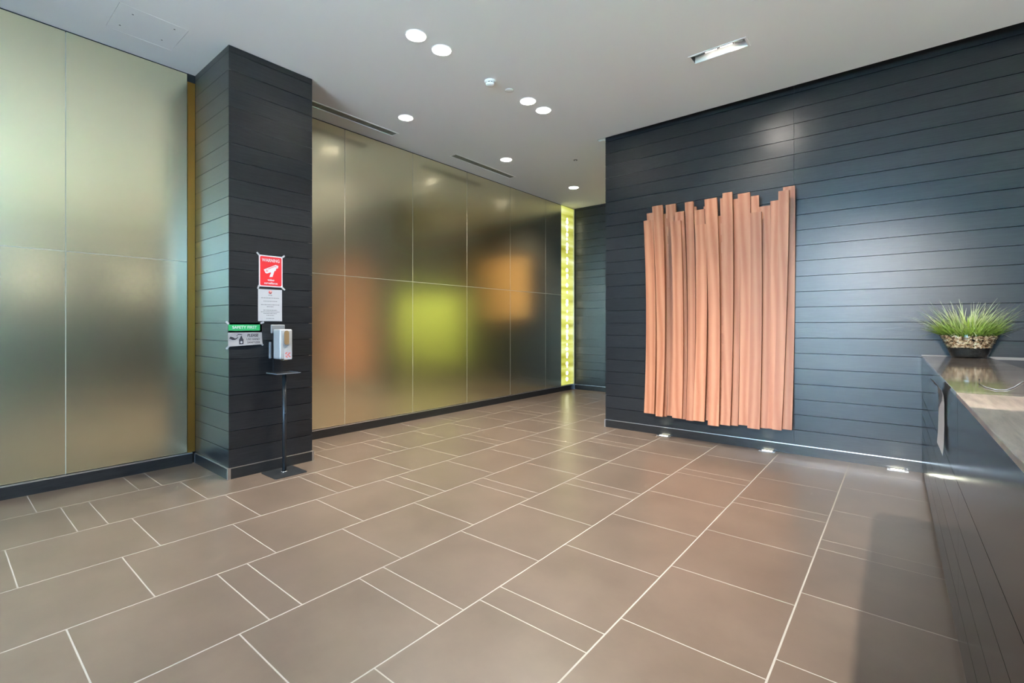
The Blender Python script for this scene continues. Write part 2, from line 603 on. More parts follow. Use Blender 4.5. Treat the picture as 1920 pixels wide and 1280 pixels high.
box('cap_strip', (CX0 - CX1 + 0.02, 0.012, -0.012, 0, 0.0885, 0.0955), 'alu', t)
box('cap_strip', (0.0005, 0.012, 0.0002, CY1 - CY0 + 0.012, 0.0885, 0.0955), 'alu', t)
box('corner_strip', (-0.003, 0.0125, -0.0125, 0.012, 0, 0.0885), 'alu', t)
box('corner_strip', (-0.003, 0.0125, CY1 - CY0 - 0.006, CY1 - CY0 + 0.0125, 0, 0.0885), 'alu', t)
box('corner_strip', (CX0 - CX1 + 0.003, CX0 - CX1 + 0.019, -0.0125, 0, 0, 0.0885), 'alu', t)

# ------------------------------------------------------------------ planked wall facing us (local x along the wall, front face y = 0)
wb = thing('wall_back', 'wide wall of horizontal black oak boards behind the cedar artwork', 'wall', (FW.x, FW.y, 0), FA, kind='structure')
box('backing', (0.01, 6.13, 0.021, 0.20, 0, 3.95), 'gap', wb)
P2 = 0.1540
for k in range(25):
    z0, z1 = 0.0925 + P2 * k, 0.0925 + P2 * (k + 1)
    for a, b in ((0.0, 2.094), (2.0955, 4.19), (4.1915, 6.12)):
        box('plank', (a, b, 0.0, 0.020, z0 + 0.0024, min(z1, 3.95) - 0.0024), 'oak', wb)
    box('end_plank', (0.0, 0.019, 0.0205, 0.2, z0 + 0.0024, min(z1, 3.95) - 0.0024), 'oak', wb)
t = thing('baseboard_back', 'black skirting with thin aluminium line under the planked wall', 'skirting', (FW.x, FW.y, 0), FA, kind='structure')
box('board', (0.0, 3.2, -0.008, -0.0005, 0, 0.090), 'baseboard', t)
box('cap_strip', (-0.008, 3.2, -0.011, -0.0005, 0.0905, 0.0968), 'alu', t)
box('corner_strip', (-0.012, 0.006, -0.012, 0.006, 0, 0.0905), 'alu', t)
box('board', (-0.009, -0.0005, 0.006, 0.2, 0, 0.090), 'baseboard', t)

# ------------------------------------------------------------------ far wall of the passage
wf = box('wall_far', (XL - 0.2, XR + 0.2, YB + 0.02, YB + 0.2, 0, ZC + 0.15), 'gap')
tag(wf, 'black boarded wall closing the passage beyond the metal panels', 'wall', kind='structure')
for k in range(24):
    z0, z1 = 0.104 + P * k, min(0.104 + P * (k + 1), ZC - 0.005)
    if z1 - z0 < 0.02:
        continue
    box('plank', (XL + 0.045, XL + 1.5, YB, YB + 0.019, z0 + 0.002, z1 - 0.002), 'oak', wf)
bx = []
for k in range(24):
    z0, z1 = 0.104 + P * k, min(0.104 + P * (k + 1), ZC - 0.005)
    if z1 - z0 > 0.02:
        bx.append((XL + 1.503, XR, YB, YB + 0.019, z0 + 0.002, z1 - 0.002))
o = boxes('distant_planks', bx, 'oak', wf)
o['kind'] = 'stuff'
t = thing('baseboard_far', 'short black skirting at the end of the passage', 'skirting', (XL, YB, 0), kind='structure')
box('board', (0.045, XR - XL, -0.009, -0.0005, 0, 0.094), 'baseboard', t)
box('cap_strip', (0.045, XR - XL, -0.012, -0.0005, 0.0945, 0.102), 'alu', t)
trim = box('trim_1', (XL + 0.002, XL + 0.028, YB - 0.018, YB + 0.012, 0.104, ZC - 0.01), 'alu')
tag(trim, 'slim pale upright trim where the metal wall ends', 'trim', kind='structure')
trim2 = box('trim_2', (XL + 0.021, XL + 0.043, YB - 0.030, YB - 0.013, 0.0, 0.104), 'alu')
tag(trim2, 'short aluminium corner piece of skirting at passage end', 'trim', kind='structure')

# invented lobby panels round the corner, there only to reflect in the metal wall
t = thing('lime_wall_panel', 'lime green glass wall panel in the lobby round the corner', 'panel', (-0.6, YB - 0.002, 0.30))
box('pane', (-1.35, 1.35, -0.022, 0, 0, 1.75), 'lime', t)
box('frame', (-1.40, 1.40, -0.012, 0, -0.04, -0.001), 'alu', t)
t = thing('amber_wall_panel', 'amber wooden wall panel in the lobby round the corner', 'panel', (-3.35, YB - 0.002, 1.45))
box('board', (-0.66, 0.66, -0.022, 0, 0, 1.35), 'amber', t)
box('frame', (-0.70, 0.70, -0.012, 0, -0.04, -0.001), 'black', t)

# ------------------------------------------------------------------ LED light strip at the end of the metal wall
led = thing('light_strip', 'upright yellow green light strip with glowing dots at wall end', 'light', (XL, 7.862, 0.112))
H_ = ZC - 0.012 - 0.112
bm = bmesh.new()
prof = [(0.010, 0.0), (0.006, 0.6), (-0.03 + 0.035, 1.2), (0.004, 1.9), (0.004, 2.15)]
add_box(bm, -0.012, -0.001, 0.002, 0.430, 0, H_)
from_bm('diffuser', bm, 'limepanel', led)
box('edge_strip', (-0.011, 0.002, 0.4305, 0.4345, 0, H_), 'alu', led)
zz = 0.10
rng = random.Random(3)
leds = [0.11, 0.23, 0.36, 0.42, 0.55, 0.60, 0.71, 0.80, 0.93, 0.99, 1.06, 1.16, 1.28, 1.33, 1.46, 1.60, 1.66, 1.84, 1.98, 2.13, 2.17, 2.28, 2.42, 2.50, 2.64, 2.71, 2.79, 2.90, 2.99, 3.08, 3.14, 3.24, 3.30]
for i, z in enumerate(leds):
    big = i % 5 in (0, 1, 3)
    r_ = 0.042 if big else 0.026
    o = lathe('led', [(r_, 0.0), (r_ * 0.8, 0.004), (r_ * 0.4, 0.006), (0.0005, 0.0065)], 'led', led, seg=10, cap0=True, cap1=True)
    o.location = (-0.001, 0.205 + 0.004 * (i % 3), z)
    o.rotation_euler = (0, R(90), 0)

# ------------------------------------------------------------------ ceiling with its openings and the shadow slot
def circ(x, y, r, n=32):
    return [(x + r * math.cos(2 * math.pi * i / n), y + r * math.sin(2 * math.pi * i / n)) for i in range(n)]
DL = [(-3.072, 2.520), (-3.064, 2.792), (-3.057, 4.004), (-3.056, 4.281), (-4.378, 3.443), (-4.378, 5.221), (-4.374, 7.020)]
RD = 0.080
FX, FY, FLX, FLY = -1.228, 4.318, 0.222, 0.066
V1 = ((-4.93, 2.40), (-4.868, 3.64))
V2 = ((-4.893, 4.65), (-4.823, 5.90))
VENTS = [(-4.935, -4.815, 2.36, 3.66), (-4.895, -4.778, 4.63, 5.92)]
AP = (-4.872, -4.430, 0.885, 1.325)
outline = [(XL - 0.2, YF - 0.2), (XR + 0.2, YF - 0.2), (XR + 0.2, EDGE), (-3.02, EDGE), (-3.02, 5.47), (-2.955, 5.47), (-2.955, 5.74), (XR + 0.2, 5.74), (XR + 0.2, YB + 0.2), (XL - 0.2, YB + 0.2)]
def rect(x0, x1, y0, y1):
    return [(x0, y0), (x1, y0), (x1, y1), (x0, y1)]
holes = [circ(x, y, RD) for x, y in DL]
holes.append(rect(FX - FLX, FX + FLX, FY - FLY, FY + FLY))
holes += [rect(*v) for v in VENTS]
holes.append(rect(*AP))
ceil = slab_with_holes('ceiling', outline, holes, ZC, ZC + 0.14, 'ceiling')
tag(ceil, 'pale grey plaster ceiling with recessed lights', 'ceiling', kind='structure')
box('slot_lid', (-3.05, XR + 0.2, EDGE - 0.05, 5.8, 3.97, 4.0), 'gap', ceil)
box('upper_slab', (XL - 0.2, XR + 0.2, YF - 0.2, EDGE - 0.06, 3.97, 4.0), 'gap', ceil)

names = ['front one of the pair of round downlights nearest the camera', 'second round downlight, just behind the nearest one',
         'front one of the middle pair of downlights by the smoke detector', 'rear one of the middle pair of downlights',
         'single downlight beside the first air slot near the metal wall', 'single downlight beside the second air slot',
         'farthest small downlight at the passage end']
for yy in (1.03, 1.30, -0.46, -0.19):
    lamp('SPOT', 'downlight_lamp', (-3.064, yy, ZC - 0.01), (-3.064, yy, 0), 90, (1, 0.94, 0.85), spot_size=R(110), spot_blend=0.7, shadow_soft_size=0.05)
for i, ((x, y), lb) in enumerate(zip(DL, names)):
    t = thing('downlight', lb, 'downlight', (x, y, ZC), group='round ceiling downlights')
    lathe('trim_ring', [(0.079, 0.02), (0.079, -0.002), (0.083, -0.006), (0.087, -0.002), (0.087, 0.0)], 'white', t, seg=40)
    lathe('reflector', [(0.0785, -0.001), (0.072, 0.03), (0.060, 0.065), (0.044, 0.095), (0.036, 0.10)], 'reflector', t, seg=40)
    lathe('bulb', [(0.0005, 0.088), (0.020, 0.089), (0.034, 0.094), (0.036, 0.102)], 'bulb', t, seg=24)
    lamp('SPOT', 'downlight_lamp', (x, y, ZC + 0.06), (x, y, 0), 190, (1, 0.93, 0.83), spot_size=R(110), spot_blend=0.7, shadow_soft_size=0.03)

# twin halogen wall washer
t = thing('halogen_fixture', 'rectangular recessed ceiling fixture with two glowing halogen lamps', 'ceiling light', (FX, FY, ZC))
for b in ((-FLX - 0.014, FLX + 0.014, -FLY - 0.014, -FLY + 0.002, -0.004, 0.0), (-FLX - 0.014, FLX + 0.014, FLY - 0.002, FLY + 0.014, -0.004, 0.0),
          (-FLX - 0.014, -FLX + 0.002, -FLY + 0.002, FLY - 0.002, -0.004, 0.0), (FLX - 0.002, FLX + 0.014, -FLY + 0.002, FLY - 0.002, -0.004, 0.0)):
    box('frame_bar', b, 'white', t)
box('side_plate', (-FLX, FLX, FLY - 0.006, FLY - 0.001, -0.001, 0.055), 'reflector', t)
box('side_plate', (-FLX, FLX, -FLY + 0.001, -FLY + 0.004, -0.001, 0.12), 'black', t)
box('housing', (-FLX, FLX, -FLY, FLY, 0.12, 0.13), 'black', t)
box('end_plate', (-FLX + 0.001, -FLX + 0.004, -FLY + 0.005, FLY - 0.007, 0.0, 0.12), 'black', t)
box('end_plate', (FLX - 0.004, FLX - 0.001, -FLY + 0.005, FLY - 0.007, 0.0, 0.12), 'black', t)
for cx in (-0.062, 0.062):
    g = tube('halogen_tube', [(cx - 0.05, 0.0, 0.035), (cx + 0.05, 0.0, 0.035)], 0.0095, 'halogen', t, 10)
    tube('lamp_cap', [(cx - 0.058, 0.0, 0.035), (cx - 0.0505, 0.0, 0.035)], 0.012, 'dullmetal', g, 10)
    tube('lamp_cap', [(cx + 0.0505, 0.0, 0.035), (cx + 0.058, 0.0, 0.035)], 0.012, 'dullmetal', g, 10)
    bm = bmesh.new()
    ring = []
    for k in range(9):
        a = R(200 - 140 * k / 8)
        ring.append([bm.verts.new((cx + sx_, 0.042 * math.cos(a), 0.045 + 0.042 * math.sin(a) * 0.9)) for sx_ in (-0.058, 0.058)])
    for a, b in zip(ring, ring[1:]):
        bm.faces.new((a[0], b[0], b[1], a[1]))
    from_bm('reflector', bm, 'dullmetal', t, True)
for sx_ in (-0.165, 0.165):
    box('bracket', (sx_ - 0.04, sx_ + 0.04, -0.025, 0.025, 0.03, 0.07), 'dullmetal', t, 0.006)
lamp('SPOT', 'halogen_lamp', (FX, FY - 0.02, ZC - 0.01), (-1.5, 5.5, 1.45), 80, (1, 0.86, 0.70), spot_size=R(78), spot_blend=0.8, shadow_soft_size=0.05)
lamp('SPOT', 'halogen_lamp', (FX + 0.1, FY - 0.02, ZC - 0.01), (-0.75, 5.5, 2.45), 15, (1, 0.92, 0.82), spot_size=R(84), spot_blend=0.35, shadow_soft_size=0.04)

# linear air slots
for (x0, x1, y0, y1), lb in zip(VENTS, ('linear air slot in the ceiling just beyond the column', 'second linear air slot farther along the metal wall')):
    t = thing('air_slot', lb, 'vent', ((x0 + x1) / 2, y0, ZC), group='ceiling air slots')
    w = (x1 - x0) / 2
    L_ = y1 - y0
    box('frame', (-w - 0.010, -w + 0.006, -0.01, L_ + 0.01, -0.004, 0.0), 'white', t)
    box('frame', (w - 0.006, w + 0.010, -0.01, L_ + 0.01, -0.004, 0.0), 'white', t)
    box('back_plate', (-w, w, 0, L_, 0.03, 0.035), 'ventdark', t)
    for k in range(6):
        cx = -w + 0.006 + (k + 0.5) * (2 * w - 0.012) / 6
        box('slat', (cx - 0.0065, cx + 0.0065, 0, L_, 0.003, 0.014), 'vent', t)

# access hatch
t = thing('access_hatch', 'flush square access hatch in the ceiling near the column', 'hatch', ((AP[0] + AP[1]) / 2, (AP[2] + AP[3]) / 2, ZC))
a = (AP[1] - AP[0]) / 2
box('door', (-a + 0.004, a - 0.004, -a + 0.004, a - 0.004, 0.0, 0.012), 'ceiling', t)
for x, y in ((-0.12, -0.15), (-0.10, 0.12), (0.15, 0.14), (0.12, -0.12)):
    lathe('screw', [(0.0005, -0.002), (0.006, -0.0015), (0.007, 0.001)], 'greyplastic', t, 10, (x, y, 0))

# smoke detector, blank cover, small sensor
t = thing('smoke_detector', 'white smoke detector hanging between the downlight pairs', 'smoke detector', (-3.09, 3.444, ZC))
lathe('base', [(0.0005, 0), (0.055, 0), (0.056, -0.010), (0.050, -0.016), (0.0005, -0.016)], 'white', t, 32)
lathe('vent_ring', [(0.036, -0.016), (0.036, -0.026)], 'black', t, 24)
for k in range(8):
    an = 2 * math.pi * k / 8
    o = box('vent_rib', (-0.005, 0.005, 0.034, 0.040, -0.027, -0.015), 'white', t)
    o.rotation_euler = (0, 0, an)
lathe('cap', [(0.042, -0.025), (0.044, -0.030), (0.038, -0.042), (0.020, -0.048), (0.0005, -0.049)], 'white', t, 32, cap0=True)
t = thing('ceiling_cover', 'flat white round cover on the ceiling behind the smoke detector', 'cover', (-3.06, 3.699, ZC))
lathe('plate', [(0.0005, -0.006), (0.036, -0.005), (0.042, -0.002), (0.042, 0.0)], 'white', t, 32)
lathe('rim', [(0.044, 0.0), (0.0445, -0.002), (0.0425, -0.0015)], 'vent', t, 32)
t = thing('ceiling_sensor', 'tiny round sensor on the ceiling near the passage', 'sensor', (-3.624, 5.867, ZC))
lathe('plate', [(0.0005, -0.006), (0.026, -0.005), (0.030, 0.0)], 'vent', t, 20)
lathe('eye', [(0.0005, -0.013), (0.008, -0.010), (0.010, -0.0055)], 'white', t, 16)

# ------------------------------------------------------------------ cedar board artwork on the planked wall
art = thing('cedar_artwork', 'wall artwork of bowed upright cedar boards of uneven length', 'artwork', (FW.x, FW.y, 0), FA)
BOARDS = [
    ('f', 0.588, 0.698, 2.519, 0.595, 0.714, 0.272), ('b', 0.596, 0.725, 2.617, 0.596, 0.712, 0.257),
    ('f', 0.698, 0.817, 2.668, 0.736, 0.817, 0.251), ('b', 0.769, 0.844, 2.584, 0.782, 0.832, 0.243),
    ('b', 0.826, 0.940, 2.680, 0.838, 0.918, 0.258), ('m', 0.941, 1.043, 2.575, 0.929, 1.066, 0.246),
    ('f', 0.903, 1.017, 2.469, 0.927, 1.035, 0.256), ('m', 1.057, 1.148, 2.666, 1.070, 1.148, 0.238),
    ('b', 1.098, 1.167, 2.614, 1.098, 1.161, 0.240), ('m', 1.157, 1.267, 2.564, 1.153, 1.256, 0.255),
    ('f', 1.180, 1.290, 2.395, 1.157, 1.276, 0.253), ('f', 1.281, 1.407, 2.655, 1.315, 1.426, 0.223),
    ('b', 1.247, 1.348, 2.600, 1.270, 1.336, 0.256), ('b', 1.359, 1.429, 2.478, 1.386, 1.440, 0.230),
    ('b', 1.419, 1.505, 2.660, 1.408, 1.489, 0.234), ('f', 1.466, 1.561, 2.689, 1.445, 1.538, 0.244),
    ('b', 1.520, 1.599, 2.630, 1.499, 1.596, 0.235), ('m', 1.606, 1.723, 2.667, 1.611, 1.698, 0.258),
    ('b', 1.686, 1.797, 2.633, 1.666, 1.787, 0.253), ('f', 1.729, 1.830, 2.449, 1.704, 1.818, 0.243),
    ('b', 1.787, 1.899, 2.516, 1.777, 1.873, 0.245), ('m', 1.907, 1.989, 2.547, 1.880, 1.933, 0.256),
    ('f', 1.987, 2.079, 2.621, 1.931, 2.013, 0.259), ('b', 2.015, 2.119, 2.673, 1.989, 2.091, 0.258)]
LAYER = {'b': 0.040, 'm': 0.080, 'f': 0.122}
def bow(z):
    q = (z - 1.42) / 1.25
    return 0.085 * q * q
for lay, tl, tr, zt, bl, br, zb in BOARDS:
    bm = bmesh.new()
    prev = None
    n_ = 12
    for k in range(n_ + 1):
        f_ = k / n_
        z = zb + (zt - zb) * f_
        l_ = bl + (tl - bl) * f_
        r_ = br + (tr - br) * f_
        yf = -(LAYER[lay] + bow(z))
        ring = [bm.verts.new((l_, yf, z)), bm.verts.new((r_, yf, z)), bm.verts.new((r_, yf + 0.030, z)), bm.verts.new((l_, yf + 0.030, z))]
        if prev:
            for i in range(4):
                j = (i + 1) % 4
                bm.faces.new((prev[i], prev[j], ring[j], ring[i]))
        else:
            bm.faces.new(ring[::-1])
        prev = ring
    bm.faces.new(prev)
    bmesh.ops.recalc_face_normals(bm, faces=bm.faces[:])
    from_bm('board', bm, 'cedar', art)
for z in (0.86, 1.95):
    box('mounting_rail', (0.62, 2.05, -0.012, -0.0005, z, z + 0.05), 'black', art)

# ------------------------------------------------------------------ floor uplights along the planked wall
ULAB = ['floor uplight under the left end of the cedar artwork', 'floor uplight under the right end of the cedar artwork', 'floor uplight in the corner beside the counter']
for (s, _), lb in zip(((0.774, 0), (1.86, 0), (2.907, 0)), ULAB):
    wx = FW.x + s * math.cos(FA) + 0.048 * math.sin(FA)
    wy = FW.y + s * math.sin(FA) - 0.048 * math.cos(FA)
    t = thing('floor_uplight', lb, 'uplight', (wx, wy, 0.0), FA, group='uplights along the planked wall')
    box('frame', (-0.075, 0.075, -0.030, 0.030, 0.0, 0.004), 'alu', t, 0.001, 1)
    box('lens', (-0.045, 0.045, -0.012, 0.014, 0.0041, 0.0065), 'uplight', t)
    lamp('SPOT', 'uplight_lamp', (wx, wy, 0.02), (wx, wy + 0.02, 2), 5, (1, 0.97, 0.72), spot_size=R(70), spot_blend=0.8, shadow_soft_size=0.012)

# ------------------------------------------------------------------ reception counter (local y runs from the planked wall towards the camera as -y)
CT = 0.0125
CZ = 1.035
def counter_unit(name, label, y0, y1, topmat, fascia):
    t = thing(name, label, 'counter', (0.130, 5.540, 0), CT)
    box('body', (0.024, 0.405, y0, y1, 0.0, CZ - 0.022), 'gap', t)
    box('top', (-0.004, 0.420, y0 + 0.001, y1 - 0.001, CZ - 0.018, CZ), topmat, t, 0.0015, 1)
    box('fascia', (0.0, 0.022, y0 + 0.0025, y1 - 0.0025, 0.834, CZ - 0.0185), fascia, t)
    for k in range(5):
        z0, z1 = 0.058 + 0.1546 * k, 0.058 + 0.1546 * (k + 1)
        box('plank', (0.002, 0.022, y0 + 0.001, y1 - 0.001, z0 + 0.0015, z1 - 0.0015), 'lacquer', t)
    box('plinth', (0.012, 0.022, y0 + 0.001, y1 - 0.001, 0.0, 0.056), 'baseboard', t)
    return t
JY = -2.985
counter_unit('reception_counter', 'far half of the black reception counter with polished brown streaked top', JY, -0.030, 'stone_polished', 'lacquer')
counter_unit('reception_counter', 'near half of the black reception counter with matt pale brown top', -5.72, JY, 'stone_honed', 'lacquer')
t = thing('counter_upstand', 'thin pale upstand where the counter top meets the planked wall', 'upstand', (0.130, 5.540, 0), CT)
box('strip', (-0.002, 2.2, -0.0295, -0.018, CZ - 0.018, CZ + 0.004), 'stone_edge', t)
box('backing', (0.43, 2.2, -0.0295, -0.018, 0.70, CZ - 0.0185), 'black', t)
t = thing('reception_desk', 'low dark walnut desk behind the reception counter', 'desk', (0.130, 5.540, 0), CT)
box('top', (0.425, 1.25, -5.6, -0.035, 0.722, 0.752), 'desk', t, 0.003, 1)
box('side_panel', (0.44, 1.22, -0.07, -0.04, 0, 0.721), 'desk', t)
box('side_panel', (0.44, 1.22, -5.58, -5.55, 0, 0.721), 'desk', t)

# paper hung over the counter front
bm = bmesh.new()
prev = None
prof = [(-0.040, 0.338), (-0.034, 0.334), (-0.024, 0.325), (-0.015, 0.310), (-0.009, 0.288), (-0.006, 0.25), (-0.006, 0.15), (-0.008, 0.06), (-0.012, 0.0)]
for x, z in prof:
    ring = [bm.verts.new((x, 0, z)), bm.verts.new((x + 0.002, -0.34, z))]
    if prev:
        bm.faces.new((prev[0], prev[1], ring[1], ring[0]))
    prev = ring
bmesh.ops.solidify(bm, geom=bm.faces[:], thickness=0.0007)
pp = from_bm('hanging_paper', bm, 'paper', None, True, (0.130 + CT * 2.14 - 0.002, 3.41, 0.675))
pp.rotation_euler = (0, 0, CT)
tag(pp, 'white paper sheet curling over the front edge of the counter', 'paper')

# pale strand lying on the counter top
cord = tube('pale_strand', [(0.27, 3.02, CZ + 0.018), (0.262, 2.93, CZ + 0.004), (0.272, 2.82, CZ + 0.003), (0.292, 2.74, CZ + 0.003), (0.325, 2.76, CZ + 0.003), (0.365, 2.90, CZ + 0.003), (0.40, 3.06, CZ + 0.003), (0.435, 3.22, CZ + 0.004)], 0.0022, 'paper')
tag(cord, 'thin pale strand curled on the polished counter top', 'strand')

# ------------------------------------------------------------------ planter with grass
pot = thing('potted_grass', 'tufted green grass in a tapered clear bowl of pebbles', 'plant', (0.415, 5.330, CZ))
SY = 0.92
lathe('bowl', [(0.0005, 0.003), (0.094, 0.003), (0.098, 0.006), (0.180, 0.186), (0.184, 0.188), (0.185, 0.1865), (0.104, 0.001), (0.0005, 0.0)], 'bowlglass', pot, 48, sy=SY)
rng = random.Random(11)
def pebbles(name, z0, z1, rad, n, material):
    bm = bmesh.new()
    for _ in range(n):
        z = rng.uniform(z0, z1)
        rmax = 0.096 + 0.082 * (z / 0.186) - rad * 0.75
        a = rng.uniform(0, 2 * math.pi)
        q = rng.uniform(0.94, 1.0) * rmax
        r_ = rad * rng.uniform(0.7, 1.15)
        mtx = Matrix.Translation((q * math.cos(a), q * math.sin(a) * SY, z)) @ Matrix.Rotation(rng.uniform(0, 3), 4, 'Z') @ Matrix.Diagonal((r_ * 1.1, r_, r_ * 0.8, 1))
        bmesh.ops.create_icosphere(bm, subdivisions=1, radius=1, matrix=mtx)
    o = from_bm(name, bm, material, pot, True)
    o['kind'] = 'stuff'
    return o
lathe('soil', [(0.0005, 0.008), (0.080, 0.008), (0.152, 0.172), (0.0005, 0.174)], 'blackpebble', pot, 24, sy=SY)
pebbles('black_pebbles', 0.012, 0.080, 0.010, 620, 'blackpebble')
pebbles('brown_pebbles', 0.084, 0.176, 0.0095, 1300, 'pebble')
# blades: a dense short core and long arching outer blades
bm = bmesh.new()
tint = bm.verts.layers.float.new('tint')
def blade(x, y, z, az, lean, length, width, t0, t1, droop):
    n_ = 6
    px, pz = 0.0, 0.0
    ang = lean
    side = Vector((-math.sin(az), math.cos(az), 0))
    tw = rng.uniform(-0.8, 0.8)
    side = (side * math.cos(tw) + Vector((math.cos(az), math.sin(az), 0)) * math.sin(tw))
    prev = None
    for k in range(n_ + 1):
        f_ = k / n_
        w = width * (1 - f_ ** 2.2) * 0.5 + 0.0002
        c_ = Vector((x + px * math.cos(az), y + px * math.sin(az), z + pz))
        if c_.y > 0.17:
            c_.y = 0.17
        a, b = bm.verts.new(c_ - side * w), bm.verts.new(c_ + side * w)
        a[tint] = b[tint] = t0 + (t1 - t0) * f_
        if prev:
            bm.faces.new((prev[0], prev[1], b, a))
        prev = (a, b)
        px += math.sin(ang) * length / n_
        pz += math.cos(ang) * length / n_
        ang += droop / n_
for _ in range(1000):
    a = rng.uniform(0, 2 * math.pi)
    edge = math.sqrt(rng.uniform(0, 1))
    q = edge * 0.155
    az = a + rng.uniform(-0.5, 0.5)
    blade(q * math.cos(a), q * math.sin(a) * SY, 0.170, az, edge * rng.uniform(0.6, 1.25), rng.uniform(0.09, 0.19), 0.0055, 0.0, rng.uniform(0.35, 0.7), rng.uniform(0.0, 0.5))
for _ in range(330):
    a = rng.uniform(0, 2 * math.pi)
    edge = math.sqrt(rng.uniform(0.03, 1))
    q = edge * 0.15
    az = a + rng.uniform(-0.6, 0.6)
    blade(q * math.cos(a), q * math.sin(a) * SY, 0.170, az, edge * rng.uniform(0.35, 1.35), rng.uniform(0.20, 0.335), 0.0062, 0.25, rng.uniform(0.85, 1.0), rng.uniform(0.1, 1.0))
# the long drooping blade on the right
blade(0.05, -0.10, 0.175, R(-12), 1.15, 0.46, 0.008, 0.7, 1.0, 1.0)
fol = from_bm('grass_blades', bm, 'grass', pot)
fol['kind'] = 'stuff'

# ------------------------------------------------------------------ signs on the column (local x runs to the right, y up, z out of the wall)
SROT = (R(90), 0, R(90))
def sign_root(name, label, cat, y, z, off=0.0015):
    return thing(name, label, cat, (CX1 + off, y, z), rot=SROT)
def tape(t, x, y, an, w=0.030, h=0.016):
    o = box('tape', (-w / 2, w / 2, -h / 2, h / 2, 0.0012, 0.0018), 'tape', t)
    o.location = (x, y, 0)
    o.rotation_euler = (0, 0, an)
# red warning
t = sign_root('warning_sign', 'red WARNING video surveillance sign taped high on the column', 'sign', 1.946, 1.780)
box('sheet', (-0.104, 0.104, -0.140, 0.140, 0, 0.001), 'signwhite', t)
def rrect(w, h, r, n=5):
    pts = []
    for cx, cy, a0 in ((w - r, h - r, 0), (-w + r, h - r, 90), (-w + r, -h + r, 180), (w - r, -h + r, 270)):
        for k in range(n + 1):
            a = R(a0 + 90 * k / n)
            pts.append((cx + r * math.cos(a), cy + r * math.sin(a)))
    return pts
o = prism('red_field', rrect(0.094, 0.130, 0.012), 0.0012, 'red', t)
text('warning_lettering', 'WARNING', 0.040, 'signwhite', t, (0, 0.096, 0.0013), bold=0.0006, sx=0.80)
o = prism('camera_icon', [(-0.062, 0.012), (0.042, 0.062), (0.066, 0.054), (0.062, 0.034), (0.046, 0.028), (0.042, 0.010), (0.030, 0.004), (0.018, -0.034), (0.014, -0.048), (-0.014, -0.052), (-0.010, -0.036), (0.002, -0.012), (-0.008, -0.010), (-0.034, -0.022), (-0.048, -0.018)], 0.0018, 'signwhite', t)
prism('camera_stripe', [(-0.026, 0.022), (0.034, 0.050), (0.050, 0.045), (0.046, 0.042), (0.034, 0.045), (-0.022, 0.019)], 0.0022, 'red', t)
for k in range(5):
    box('camera_lens', (-0.044 + 0.004 * k, -0.042 + 0.004 * k, -0.010 + 0.003 * (k % 2), 0.010 + 0.003 * (k % 3), 0.0018, 0.0022), 'redink', t)
text('video_lettering', 'video', 0.027, 'signwhite', t, (0, -0.078, 0.0013), bold=0.0006, sx=1.0)
text('surveillance_lettering', 'surveillance', 0.027, 'signwhite', t, (0, -0.107, 0.0013), bold=0.0006, sx=0.92)
for x, y, a in ((-0.110, 0.146, R(135)), (0.110, 0.144, R(40)), (-0.108, -0.146, R(70)), (0.112, -0.150, R(140))):
    tape(t, x, y, a, 0.034, 0.015)
# notice sheet
t = sign_root('notice_sheet', 'white printed notice under the red sign on the column', 'notice', 1.940, 1.476)
box('sheet', (-0.105, 0.105, -0.142, 0.142, 0, 0.001), 'paper', t)
lathe('emblem', [(0.0005, 0.0016), (0.0145, 0.0016), (0.0145, 0.001)], 'redink', t, 20, (0, 0.116, 0))
lathe('emblem', [(0.0005, 0.0020), (0.0060, 0.0020), (0.0060, 0.001)], 'paper', t, 14, (0.003, 0.118, 0))
lrng = random.Random(5)
strokes = []
for yy, hw in ((0.090, 0.016), (0.065, 0.078), (0.036, 0.060), (0.004, 0.080), (-0.013, 0.030), (-0.044, 0.060), (-0.059, 0.081), (-0.074, 0.058), (-0.090, 0.034), (-0.118, 0.034)):
    x = -hw
    while x < hw:
        w = lrng.uniform(0.006, 0.019)
        strokes.append((x, min(x + w, hw), yy - 0.0026, yy + 0.0022, 0.001, 0.0014))
        x += w + 0.0035
boxes('print_lines', strokes, 'greyink', t)['kind'] = 'stuff'
# safety sign, curling away at the bottom
t = sign_root('safety_sign', 'SAFETY FIRST hand sanitizer sign with curling bottom on the column', 'sign', 1.728, 1.222)
bm = bmesh.new()
nu, nv = 10, 10
def curl(u, v):   # u 0..1 across, v 0..1 from top to bottom
    out = 0.001 + 0.055 * max(0, v - 0.45) ** 2 * (0.35 + 0.65 * math.sin(math.pi * min(1, u * 0.9 + 0.05)))
    up = 0.085 * max(0, v - 0.62) ** 2 * (0.15 + u)
    return (-0.135 + 0.272 * u + 0.006 * v * u, 0.094 - 0.200 * v + up, out)
g = [[bm.verts.new(curl(i / nu, j / nv)) for i in range(nu + 1)] for j in range(nv + 1)]
for j in range(nv):
    for i in range(nu):
        bm.faces.new((g[j][i], g[j + 1][i], g[j + 1][i + 1], g[j][i + 1]))
bmesh.ops.solidify(bm, geom=bm.faces[:], thickness=0.0006)
bmesh.ops.recalc_face_normals(bm, faces=bm.faces[:])
from_bm('sheet', bm, 'signwhite', t, True)
box('green_band', (-0.131, 0.123, 0.029, 0.082, 0.0017, 0.0024), 'green', t)
text('safety_lettering', 'SAFETY FIRST', 0.034, 'signwhite', t, (-0.003, 0.056, 0.0026), bold=0.0005, sx=0.98)
text('please_lettering', 'PLEASE', 0.034, 'ink', t, (0.062, -0.013, 0.0034), bold=0.0006, sx=0.86, shear=0.15)
text('use_hand_lettering', 'USE HAND', 0.025, 'ink', t, (0.064, -0.046, 0.0066), sx=0.90)
